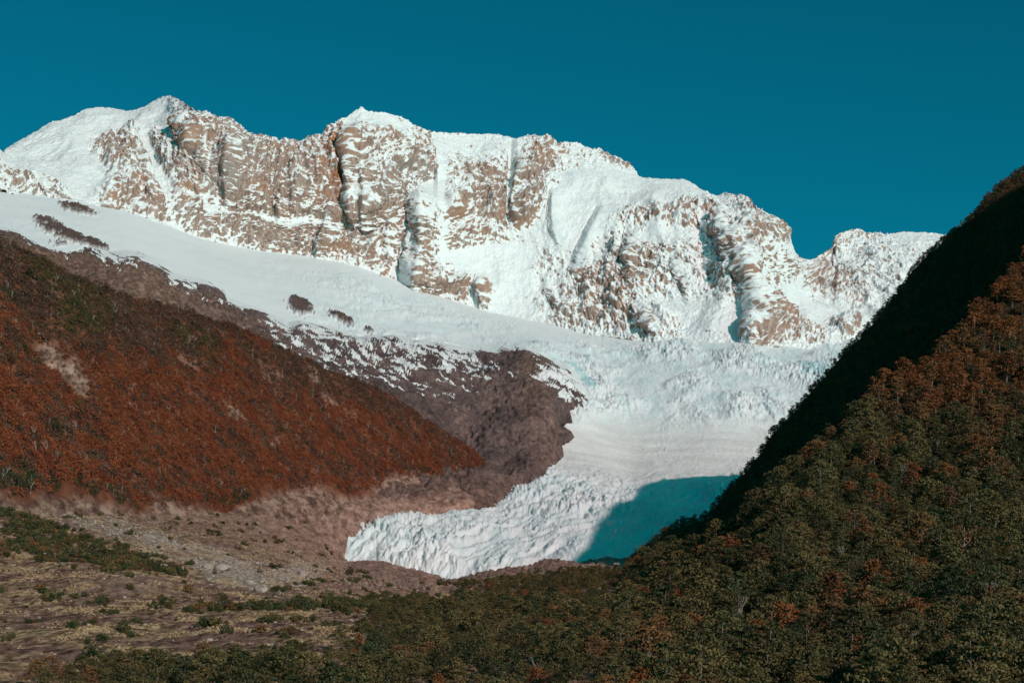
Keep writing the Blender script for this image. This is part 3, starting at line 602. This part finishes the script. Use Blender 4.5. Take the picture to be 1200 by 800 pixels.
def make_tree(seed, h=12.0, r=5.2, pads=16, leaves=75, size=0.42, base_h=0.30, flat=0.30, shape='dome'):
    """trunk with limbs, and a crown of flat leaf layers at the limb ends"""
    rnd = random.Random(seed); TV, TF, CV, CF = [], [], [], []
    lean = Vector((rnd.uniform(-.6, .6), rnd.uniform(-.6, .6), 0))
    spine = [Vector((0, 0, -1.5)), Vector((0, 0, h * .25)) + lean * .4, Vector((0, 0, h * .6)) + lean, Vector((0, 0, h * .95)) + lean * 1.5]
    tube(TV, TF, spine, [h * .028, h * .022, h * .013, h * .003], 6)
    for i in range(pads):
        f = (i + .5) / pads; zz = h * (base_h + (1 - base_h) * f ** .85)
        if shape == 'dome': rr = r * math.sqrt(max(0.03, 1 - (max(0, f - .25) / .75) ** 2)) * rnd.uniform(.25, .95)
        elif shape == 'cone': rr = r * (1.05 - f) * rnd.uniform(.3, .9)
        else: rr = r * rnd.uniform(.1, .8) * (0.5 + f * .6)
        an = i * 2.4 + rnd.uniform(-.5, .5)
        c = Vector((rr * math.cos(an), rr * math.sin(an), zz)) + lean
        ft = max(.12, min(.9, zz / h - .18)); s0 = Vector((0, 0, h * ft)) + lean * ft * 1.4
        tube(TV, TF, [s0, (s0 + c) / 2 + Vector((0, 0, -.3)), c], [h * .008, h * .005, h * .002], 4)
        pr = r * rnd.uniform(.30, .52) * (1.1 - .35 * f)
        for _ in range(leaves):
            q = Vector((rnd.gauss(0, .52), rnd.gauss(0, .52), rnd.gauss(0, .5) * flat))
            q.z -= .18 * (q.x * q.x + q.y * q.y)
            leaf(CV, CF, c + q * pr, size, rnd)
    return (TV, TF), (CV, CF)

def make_snag(seed, h=10.0, n=9, thick=1.0):
    rnd = random.Random(seed); V, Fc = [], []
    def grow(p, d, l, r, lev):
        m = p + d * l * .5 + Vector((rnd.gauss(0, .05), rnd.gauss(0, .05), 0)) * l
        e = p + d * l + Vector((rnd.gauss(0, .07), rnd.gauss(0, .07), .05)) * l
        tube(V, Fc, [p, m, e], [r, r * .75, r * .45], 5)
        if lev <= 0: return
        for _ in range(rnd.choice((2, 3))):
            w = rnd.uniform(0, 6.28); dd = (d + Vector((math.cos(w), math.sin(w), rnd.uniform(.0, .5))) * rnd.uniform(.5, .9)).normalized()
            grow(m.lerp(e, rnd.uniform(0, 1)), dd, l * rnd.uniform(.5, .75), r * .5, lev - 1)
    grow(Vector((0, 0, -1)), Vector((rnd.uniform(-.12, .12), rnd.uniform(-.12, .12), 1)).normalized(), h * .6, h * .022 * thick, 3)
    return V, Fc

def make_shrub(seed, r=1.6, h=1.5, n=170, size=.3):
    rnd = random.Random(seed); V, Fc = [], []
    cs = [(rnd.uniform(-r, r) * .6, rnd.uniform(-r, r) * .6, rnd.uniform(.3, .8) * h, rnd.uniform(.4, .7) * r) for _ in range(5)]
    for _ in range(n):
        c = rnd.choice(cs); d = Vector((rnd.gauss(0, 1), rnd.gauss(0, 1), rnd.gauss(0, .7))).normalized() * c[3] * rnd.uniform(.6, 1)
        p = Vector(c[:3]) + d; p.z = max(p.z, .05)
        leaf(V, Fc, p, size, rnd, .3)
    return V, Fc

def make_tuft(seed):
    rnd = random.Random(seed); V, Fc = [], []
    for _ in range(26):
        w, t = rnd.uniform(0, 6.28), rnd.uniform(.1, .7); l = rnd.uniform(.5, 1.0); k = .10
        b = Vector((rnd.uniform(-.4, .4), rnd.uniform(-.4, .4), -.05)); e = b + Vector((math.cos(w) * t, math.sin(w) * t, l)); s = Vector((-math.sin(w), math.cos(w), 0)) * k
        o = len(V); V += [tuple(b - s), tuple(b + s), tuple(e)]; Fc.append((o, o + 1, o + 2))
    return V, Fc

PROTO = {}
for kind, mt in (('green', 'green'), ('dark', 'dark'), ('brown', 'brown'), ('rust', 'rust')):
    for k in range(4 if kind == 'green' else 2):
        sd_ = hash((len(kind), k)) % 1000 + {'green': 0, 'dark': 40, 'brown': 80, 'rust': 120}[kind]
        (tv, tf), (cv, cf) = make_tree(sd_, h=(11.5, 13, 10, 12)[k % 4], r=(5.4, 4.8, 5.8, 5.0)[k % 4])
        PROTO[kind, k] = (mesh('trunk', tv, tf, MAT['bark'], True), mesh('crown', cv, cf, MAT[mt]))
(tv, tf), (cv, cf) = make_tree(301, h=11, r=2.6, pads=20, leaves=50, size=.36, base_h=.12, shape='cone')
PROTO['cone', 0] = (mesh('trunk', tv, tf, MAT['bark'], True), mesh('crown', cv, cf, MAT['dark']))
(tv, tf), (cv, cf) = make_tree(302, h=13, r=5.2, pads=12, leaves=45, size=.36, base_h=.3, shape='open')
PROTO['open', 0] = (mesh('trunk', tv, tf, MAT['deadwood'], True), mesh('crown', cv, cf, MAT['rust']))
SNAG = [mesh('dead_trunk', *make_snag(50 + k), MAT['deadwood'], True) for k in range(4)]

def joined(name, parts):
    """one mesh from a trunk and a crown, each with its own material (for the uncountable forest)"""
    V, Fc, mi, mats = [], [], [], []
    for j, me in enumerate(parts):
        o = len(V); V += [tuple(v.co) for v in me.vertices]; fs = [tuple(i + o for i in p.vertices) for p in me.polygons]
        Fc += fs; mi += [j] * len(fs); mats.append(me.materials[0])
    me = bpy.data.meshes.new(name); me.from_pydata(V, [], Fc)
    for m_ in mats: me.materials.append(m_)
    me.polygons.foreach_set('material_index', mi); me.update(); return me

def scatter(name, label, cat, pts, idx, scl, meshes, group=None):
    """uncountable plants: one object whose points carry instances"""
    col = bpy.data.collections.new(name + '_kinds')
    for i, me in enumerate(meshes):
        col.objects.link(bpy.data.objects.new('%s_kind_%02d' % (name, i), me))
    me = bpy.data.meshes.new(name); n = len(pts)
    me.vertices.add(n); me.vertices.foreach_set('co', np.asarray(pts, np.float32).ravel())
    for k, ty, v in (('kind_index', 'INT', idx), ('size', 'FLOAT', scl), ('turn', 'FLOAT', RNG.uniform(0, 6.28, n))):
        a = me.attributes.new(k, ty, 'POINT'); a.data.foreach_set('value', np.asarray(v, np.int32 if ty == 'INT' else np.float32))
    me.update()
    o = bpy.data.objects.new(name, me); COL.objects.link(o); o['kind'] = 'stuff'; tag(o, label, cat, group)
    g = bpy.data.node_groups.new(name, 'GeometryNodeTree')
    g.interface.new_socket('Geometry', in_out='INPUT', socket_type='NodeSocketGeometry')
    g.interface.new_socket('Geometry', in_out='OUTPUT', socket_type='NodeSocketGeometry')
    N, L = g.nodes, g.links
    gi, go = N.new('NodeGroupInput'), N.new('NodeGroupOutput')
    ip = N.new('GeometryNodeInstanceOnPoints'); ci = N.new('GeometryNodeCollectionInfo')
    ci.inputs['Collection'].default_value = col; ci.inputs['Separate Children'].default_value = True; ci.inputs['Reset Children'].default_value = True
    def na(k, ty):
        a = N.new('GeometryNodeInputNamedAttribute'); a.data_type = ty; a.inputs['Name'].default_value = k
        return [s for s in a.outputs if s.enabled][0]
    cx = N.new('ShaderNodeCombineXYZ'); L.new(na('turn', 'FLOAT'), cx.inputs[2])
    L.new(gi.outputs[0], ip.inputs['Points']); L.new(ci.outputs[0], ip.inputs['Instance'])
    ip.inputs['Pick Instance'].default_value = True
    L.new(na('kind_index', 'INT'), ip.inputs['Instance Index']); L.new(cx.outputs[0], ip.inputs['Rotation']); L.new(na('size', 'FLOAT'), ip.inputs['Scale'])
    L.new(ip.outputs[0], go.inputs[0])
    o.modifiers.new('scatter', 'NODES').node_group = g
    return o

def sample(P, n, weight=None, rng=RNG):
    """n places spread evenly over a surface grid; returns grid rows, columns and points"""
    a = np.linalg.norm(np.cross(P[1:, :-1] - P[:-1, :-1], P[:-1, 1:] - P[:-1, :-1]), axis=-1)
    if weight is not None: a = a * weight[:-1, :-1]
    c = np.cumsum(a.ravel()); k = np.searchsorted(c, rng.uniform(0, c[-1], n)); k = np.clip(k, 0, a.size - 1)
    i, j = np.unravel_index(k, a.shape); u, v = rng.uniform(size=(2, n, 1))
    p = P[i, j] * (1 - u) * (1 - v) + P[i + 1, j] * u * (1 - v) + P[i, j + 1] * (1 - u) * v + P[i + 1, j + 1] * u * v
    return i, j, p

def thin(p, r):
    """drop points closer than r (plan) to an earlier one"""
    cell = {}; keep = np.zeros(len(p), bool)
    for n, (x, y) in enumerate(p[:, :2]):
        i, j = int(x // r), int(y // r); ok = True
        for a in (i - 1, i, i + 1):
            for b in (j - 1, j, j + 1):
                for (u, v) in cell.get((a, b), ()):
                    if (u - x) ** 2 + (v - y) ** 2 < r * r: ok = False; break
                if not ok: break
            if not ok: break
        if ok: cell.setdefault((i, j), []).append((x, y)); keep[n] = True
    return keep

def pix(p): return CX + F * p[:, 0] / p[:, 1], HY - F * (p[:, 2] - CZ) / p[:, 1]

# --- where the near trees stand: the ridge face and the valley floor below it
inview = (RX < 1290)
wf = ((RZ == 0) & inview).astype(float)
i, j, pr = sample(RP, 26000, wf)
k = thin(pr, 7.2); pr = pr[k]; near_px, near_py = RX[i, j][k], RY[i, j][k]
cover = blobs(GX, GY, [(700,740,130,40,0,1.6),(560,745,90,22,0,1.0),(480,728,50,9,0,.8),(600,775,200,20,0,1.2),(330,796,170,13,0,1.3),(200,806,130,9,0,1.1),(640,700,60,9,0,.45),(720,700,50,25,0,1.2),(600,700,80,5,0,.3),(800,780,90,60,0,1.5)])
gx_, gy_, gz_ = GP[..., 0], GP[..., 1], GP[..., 2]
cover = sstep(0.35, 0.75, cover + 0.5 * fbm(gx_ / 40, gy_ / 60, 3.0, 3)) * (GY < 860) * (GY > 680) * (GX > -60) * (GX < 1000) + (GY >= 800) * (GY < 880) * (GX > 60 + 60 * perlin(gx_ / 60, gy_ / 60, 0.2)) * (GX < 900)
i, j, pg = sample(GP, 9000, cover)
k = thin(pg, 7.0); pg = pg[k]
where_face = np.r_[np.ones(len(pr), bool), np.zeros(len(pg), bool)]
near = np.concatenate([pr, pg])
kk = thin(near, 6.2) & (fbm(near[:, 0] / 26 + 5, near[:, 1] / 26, near[:, 2] / 26, 2) > -.27); near, where_face = near[kk], where_face[kk]
FEATURE = [(1130, 662), (1077, 692), (1068, 572), (1103, 690), (1113, 692), (1121, 688)]
for (fx, fy) in FEATURE:
    fp = RP.reshape(-1, 3)[np.argmin((RX - fx) ** 2 + (RY - fy) ** 2)]
    lat, dy = np.abs(near[:, 0] - fp[0] * near[:, 1] / fp[1]), fp[1] - near[:, 1]
    m_ = ~((lat < 6.5) & (dy > -7) & (dy < 26)); near, where_face = near[m_], where_face[m_]
npx, npy = pix(near)
# leaf colour by place: greener low down, browner and rustier towards the upper rib
v1 = fbm(near[:, 0] / 55, near[:, 1] / 55, near[:, 2] / 55, 3); v2 = RNG.uniform(size=len(near))
upper = sstep(640, 380, npy) * where_face
score = 0.9 * v1 + 0.85 * sstep(600, 400, npy) * where_face + 0.30 * (v2 - .5)
kinds = np.full(len(near), 0)                                   # 0 green 1 dark 2 brown 3 rust
kinds[score < -0.22] = 1; kinds[score > 0.30] = 2; kinds[score > 0.60] = 3
kinds[v2 > 0.982] = 3; kinds[v2 < 0.02] = 2
KN = ['green', 'dark', 'brown', 'rust']
size = np.clip(np.exp(RNG.normal(0.0, .32, len(near))), .5, 1.9) * (1.0 + 0.05 * upper) * np.where(where_face, 1, .72)
size *= np.where(where_face | (npy > 715), 1, .62)
print('near trees', len(near))

# the three hundred that show largest stand as individuals
show = size / near[:, 1] * ((npx > 4) & (npx < 1196) & (npy < 812) & (npy > 300))
order = np.argsort(-show); solo = order[:285]; rest = order[285:]
def place(o, p, s, rz):
    o.location = (float(p[0]), float(p[1]), float(p[2])); o.scale = (float(s),) * 3; o.rotation_euler = (0, 0, rz)
def tree(name, key, p, s, rz, label, group, cat='tree'):
    root = bpy.data.objects.new(name, None); COL.objects.link(root); place(root, p, s, rz)
    for nm, me in zip(('trunk', 'crown'), PROTO[key]):
        c = bpy.data.objects.new(nm, me); COL.objects.link(c); c.parent = root
    tag(root, label, cat, group); return root
WORDS = {'green': 'olive green broadleaf tree', 'dark': 'dark green broadleaf tree', 'brown': 'russet brown broadleaf tree', 'rust': 'bright rust orange tree'}
for t in solo:
    kd = KN[kinds[t]]
    if where_face[t]:
        pl = ('low on the wooded ridge face by the valley floor' if npy[t] > 735 else 'halfway up the sunlit wooded ridge face')
    else:
        pl = 'in the thicket on the valley floor below the moraine'
    sz_ = 'tall spreading ' if size[t] > 1.35 else 'small ' if size[t] < .9 else 'medium sized '
    tree({'green': 'broadleaf_tree', 'dark': 'dark_broadleaf_tree', 'brown': 'russet_tree', 'rust': 'rust_orange_tree'}[kd], (kd, int(RNG.integers(0, 4 if kd == 'green' else 2))),
         near[t], size[t], float(RNG.uniform(0, 6.28)), sz_ + WORDS[kd] + ' ' + pl, sz_ + WORDS[kd] + 's ' + pl)
JT = [joined('near_tree', PROTO[kd, q]) for kd in KN for q in range(4 if kd == 'green' else 2)]
start = np.array([0, 4, 6, 8]); cnt = np.array([4, 2, 2, 2])
scatter('ridge_forest', 'dense mixed green and russet forest covering the sunlit ridge face', 'forest', near[rest], start[kinds[rest]] + (RNG.integers(0, 1000, len(rest)) % cnt[kinds[rest]]), size[rest], JT)

# shaded flank behind the rib: smaller, farther trees
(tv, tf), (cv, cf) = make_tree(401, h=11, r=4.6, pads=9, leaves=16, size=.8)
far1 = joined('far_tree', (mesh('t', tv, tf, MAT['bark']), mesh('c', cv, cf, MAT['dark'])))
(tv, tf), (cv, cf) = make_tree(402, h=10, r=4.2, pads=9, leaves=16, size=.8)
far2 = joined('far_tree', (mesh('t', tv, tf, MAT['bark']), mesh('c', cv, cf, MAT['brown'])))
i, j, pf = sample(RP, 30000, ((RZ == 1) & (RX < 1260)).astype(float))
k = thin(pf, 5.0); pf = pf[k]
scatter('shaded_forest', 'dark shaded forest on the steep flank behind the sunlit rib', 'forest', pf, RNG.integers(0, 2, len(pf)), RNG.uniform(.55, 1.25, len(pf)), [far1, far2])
print('flank trees', len(pf))

# the rust-red wood on the hillside across the valley
HT = []
for q, (mt, shp, hh, rr) in enumerate((('hillred', 'open', 5.0, 2.9), ('hillred', 'dome', 3.8, 2.9), ('hilldull', 'open', 4.2, 2.7), ('dark', 'dome', 5.5, 3.0), ('green', 'dome', 4, 2.6))):
    (tv, tf), (cv, cf) = make_tree(500 + q, h=hh, r=rr, pads=8, leaves=13, size=.55, base_h=.2)
    HT.append(joined('hill_tree', (mesh('t', tv, tf, MAT['deadwood' if q == 2 else 'bark']), mesh('c', cv, cf, MAT[mt]))))
HT.append(mesh('hill_snag', *make_snag(77, 6.5, thick=1.6), MAT['deadwood']))
dens = (1 - np.clip(HB * 1.3, 0, 0.93)) * (HYp < forest_low(HX) - np.interp(HX, [440, 520], [9, -6]) + 30 * fbm(HX / 22, HYp / 22, 1.7, 3)) * (HX > -30)
dens = dens * (0.25 + sstep(-0.35, 0.25, fbm(HP[..., 0] / 28, HP[..., 1] / 28, HP[..., 2] / 28, 3)))
i, j, ph = sample(HP, 75000, dens); k = thin(ph, 1.7); i, j, ph = i[k], j[k], ph[k]
hpx, hpy = HX[i, j], HYp[i, j]; q1 = fbm(ph[:, 0] / 110, ph[:, 1] / 110, ph[:, 2] / 110, 4); q2 = RNG.uniform(size=len(ph))
red = 0.25 + 0.55 * sstep(0, 150, hpy - hill_top(hpx)) + 0.9 * q1 + blobs(hpx, hpy, [(480,520,90,35,35,.5),(250,540,120,50,20,.3),(60,480,60,40,0,.3)]) - blobs(hpx, hpy, [(60,330,80,22,30,.5),(90,390,30,40,0,.35),(420,460,80,14,30,.5),(200,380,60,18,25,.3)])
hid = np.where(red + .35 * (q2 - .5) > .36, np.where(q2 > .5, 0, 1), 2)
grn = blobs(hpx, hpy, [(10,565,24,16,0,.7),(10,600,26,12,0,.9),(75,500,12,6,30,.8),(120,512,10,5,0,.8),(60,570,60,16,0,.5),(140,590,40,10,20,.7),(90,370,24,14,30,.5),(280,585,20,10,0,.6),(330,560,30,10,20,.3),(200,560,50,14,20,.25),(500,555,30,8,25,.4)]) + .5 * q1
hid = np.where(grn + .4 * (q2 - .5) > .5, np.where(q2 > .4, 3, 4), hid); q3 = fbm(ph[:, 0] / 45 + 9, ph[:, 1] / 45, ph[:, 2] / 45, 4, .6); q4 = fbm((hpx * .8 + hpy * .6) / 60, (hpy * .8 - hpx * .6) / 9, 3.3, 4, .6); hid = np.where((q3 + 1.1 * q4 > .12) & (q2 < .8), 2, hid); hid = np.where((q3 - .6 * q4 < -.36) & (q2 < .45), 3, hid); hid = np.where((blobs(hpx, hpy, [(75,335,60,14,30,.8),(95,375,30,26,20,.7),(230,400,50,12,35,.5)]) + .5 * q3 > .42) & (q2 < .6), 4, hid); hid = np.where(RNG.uniform(size=len(ph)) > .983, 5, hid)
scatter('hillside_wood', 'rust red autumn wood covering the hillside across the valley', 'forest', ph, hid, np.clip(np.exp(RNG.normal(.05, .38, len(ph))), .45, 2.2), HT)
print('hill trees', len(ph))

# shrubs and grass of the valley floor
SH = [mesh('shrub_leaves', *make_shrub(600 + q), MAT[m_]) for q, m_ in enumerate(('dark', 'green', 'brown'))]
shrub_kind = lambda n: np.where(RNG.uniform(size=n) < .13, 2, RNG.integers(0, 2, n))
TU = [mesh('tuft', *make_tuft(700 + q), MAT['straw']) for q in range(2)]
ok = (GX > -40) & (GX < 860) & (GY < 830) & (GY > 590) & (GY < line(tongue_low)(GX) + 400) & ~((GX > 395) & (GY < line(tongue_low)(GX) + 3))
pale, scree = ground_attrs(GX, GY, gx_, gy_, gz_)
sw = blobs(GX, GY, [(100,650,90,16,12,1.0),(40,640,50,20,0,.9),(160,662,50,9,10,.9),(60,700,70,8,0,.4),(80,735,30,6,0,.5),(230,715,80,5,0,.6),(400,712,90,6,0,.8),(330,735,80,6,0,.4),(560,690,60,4,0,.7),(640,684,60,5,0,.8),(490,705,60,5,0,.7),(30,610,40,12,20,1),(10,770,30,12,0,.4),(700,676,40,5,0,.6),(150,740,160,40,0,.22),(330,700,120,20,0,.25),(250,625,120,14,10,.3)])
sw = sstep(.35, .8, sw - .22 + 1.9 * fbm(gx_ / 22, gy_ / 60, 7.0, 4)) * ok
i, j, ps = sample(GP, 7000, sw); k = thin(ps, 1.9); ps = ps[k]
sz = np.clip(np.exp(RNG.normal(.25, .45, len(ps))), .5, 3.2); spx, spy = pix(ps)
big = np.argsort(-(sz / ps[:, 1]) * ((spx > 3) & (spx < 1197) & (spy < 800)))[:60]
for t in big:
    q = int(shrub_kind(1)[0]); w = ('dark green', 'olive green', 'russet brown')[q]
    o = bpy.data.objects.new(('dark_shrub', 'olive_shrub', 'russet_shrub')[q], SH[q]); COL.objects.link(o); place(o, ps[t] - np.array([0, 0, .15]), sz[t], float(RNG.uniform(0, 6)))
    tag(o, w + ' low shrub among straw grass on the open valley floor', 'shrub', w + ' shrubs on the valley floor')
m_ = np.ones(len(ps), bool); m_[big] = False
scatter('shrubbery', 'low dark shrubs scattered in patches over the moraine', 'shrubbery', ps[m_], shrub_kind(m_.sum()), sz[m_], SH)
i, j, pt = sample(GP, 30000, ok * (GY > 640) * sstep(.0, .3, fbm(gx_ / 30, gy_ / 70, 9.0, 3)) * (1 - .8 * scree))
scatter('straw_grass', 'pale straw coloured grass tussocks on the valley floor', 'grass', pt, RNG.integers(0, 2, len(pt)), RNG.uniform(.35, 1.15, len(pt)), TU)

# ------------------------------------------------------------------ single trees one can pick out
def on(P, X, Y, px, py):
    n = np.argmin((X - px) ** 2 + (Y - py) ** 2); return P.reshape(-1, 3)[n]
def solo_at(key, name, px, py, s, label, cat='tree', group=None):
    p = on(RP, RX, RY, px, py); return tree(name, key, p, s, 1.0, label, group, cat)
solo_at(('open', 0), 'red_leaved_tree', 1130, 662, 1.7, 'red leaved tree with white forked trunk showing through its crown')
solo_at(('rust', 0), 'copper_tree', 1077, 690, 1.35, 'tall copper red tree above a pale rock scar in the green forest')
solo_at(('rust', 1), 'orange_tree', 1068, 572, 1.45, 'broad bright orange tree alone among olive trees high on the ridge face')
for q, (px, py) in enumerate(((1103, 690), (1113, 692), (1121, 688))):
    solo_at(('cone', 0), 'pointed_tree', px, py, 1.0 + .1 * q, 'narrow pointed dark green tree in the hollow below the red leaved tree', 'tree', 'pointed dark trees in the hollow')
for q in range(92):
    if q < 78:
        t = solo[int(RNG.integers(0, len(solo)))] if q < 44 else rest[int(RNG.integers(0, 1100))]
        p = near[t] + np.array([RNG.uniform(-2, 2), -4.5 * size[t], 2.5])
    else:
        a, b = RNG.integers(100, len(ps)), 0; p = ps[a]
    o = bpy.data.objects.new('dead_tree', SNAG[q % 4]); COL.objects.link(o); ds = RNG.uniform(.7, 1.15); place(o, p, ds * (1 if q < 78 else .55), float(RNG.uniform(0, 6.28)))
    dw = 'tall ' if ds > .93 else 'short '
    wh = 'standing bare in the green forest' if q < 78 else 'standing bare among valley floor shrubs'
    tag(o, dw + 'bleached white dead tree with forked branches ' + wh, 'dead tree', dw + 'bleached dead trees ' + wh)

# ------------------------------------------------------------------ boulders of the moraine
def make_boulder(seed):
    import bmesh
    bm = bmesh.new(); bmesh.ops.create_icosphere(bm, subdivisions=3, radius=1)
    V = np.array([v.co[:] for v in bm.verts]); rg = np.random.default_rng(seed)
    for _ in range(11):                                        # chop flat facets
        n = rg.normal(size=3); n /= np.linalg.norm(n); c = rg.uniform(.55, .85)
        dd = V @ n - c; V = V - np.where(dd > 0, dd, 0)[:, None] * n
    V *= 1 + .08 * fbm(V[:, 0] * 2 + seed, V[:, 1] * 2, V[:, 2] * 2, 3)[:, None]; V[:, 2] *= .75
    for v, c in zip(bm.verts, V): v.co = c
    me = bpy.data.meshes.new('boulder'); bm.to_mesh(me); bm.free(); me.materials.append(MAT['stone']); return me
BM = [make_boulder(s_) for s_ in range(6)]
i, j, pk = sample(GP, 9000, ok * np.clip(pale * 1.3 + .10 * scree * (GY > 640) + .03, 0, 1))
scatter('rubble', 'pale stones strewn along the moraine bands', 'rubble', pk, RNG.integers(0, 6, len(pk)), .4 + 1.8 * RNG.uniform(size=len(pk)) ** 4, BM)
for q, (px, py, w, lab) in enumerate([
    (192, 664, 10, 'pale grey boulder beside dark shrubs on the moraine'), (243, 668, 16, 'large pale boulder with a flat face below the moraine crest'), (262, 672, 22, 'largest whitish boulder of the moraine, split and blocky'),
    (292, 684, 14, 'low whitish boulder in front of the blocky boulder'), (306, 691, 18, 'broad white boulder at the foot of the moraine'), (355, 675, 15, 'pale pink boulder standing alone by small dark bushes'),
    (215, 667, 9, 'small pale boulder between shrubs and the large flat faced boulder'), (330, 668, 10, 'rounded pinkish boulder on the moraine slope'), (597, 722, 9, 'small pale rock among shrubs near the ice front'),
    (745, 668, 14, 'pale flat boulder at the foot of the dark ridge'), (722, 671, 9, 'pinkish rock beside the pale flat boulder below the ridge'), (278, 662, 9, 'small angular boulder above the blocky whitish boulder'),
    (235, 655, 8, 'small grey boulder on the moraine crest')]):
    p = on(GP, GX, GY, px, py + 2); o = bpy.data.objects.new('boulder', BM[q % 6]); COL.objects.link(o)
    s_ = w / F * p[1] * .5; o.location = tuple(p + np.array([0, 0, s_ * .25])); o.scale = (s_ * 1.15, s_, s_ * RNG.uniform(.75, 1.0)); o.rotation_euler = (0, 0, float(RNG.uniform(0, 6)))
    tag(o, lab, 'boulder')
for q in range(34):
    px, py = [(250, 662), (300, 684), (140, 622), (345, 676)][q % 4]; px += RNG.normal(0, 26); py += RNG.normal(0, 5)
    p = on(GP, GX, GY, px, py); o = bpy.data.objects.new('moraine_boulder', BM[q % 6]); COL.objects.link(o)
    s_ = RNG.uniform(2.5, 6.5) / F * p[1] * .5; o.location = tuple(p + np.array([0, 0, s_ * .2])); o.scale = (s_ * 1.2, s_, s_ * RNG.uniform(.7, 1.1)); o.rotation_euler = (0, 0, float(RNG.uniform(0, 6)))
    tag(o, 'small pale boulder strewn along the whitish moraine band', 'boulder', 'small boulders of the moraine band')
for q, (px, py, w) in enumerate(((1072, 697, 9), (1080, 701, 7), (1066, 703, 6))):
    p = on(RP, RX, RY, px, py); o = bpy.data.objects.new('scar_rock', BM[q + 1]); COL.objects.link(o)
    s_ = w / F * p[1] * .5; o.location = tuple(p + np.array([0, 0, s_ * .8])); o.scale = (s_, s_ * .8, s_ * 1.9); o.rotation_euler = (0, 0, float(q))
    tag(o, 'upright pale rock in the bare scar below the copper red tree', 'rock', 'pale rocks of the forest scar')
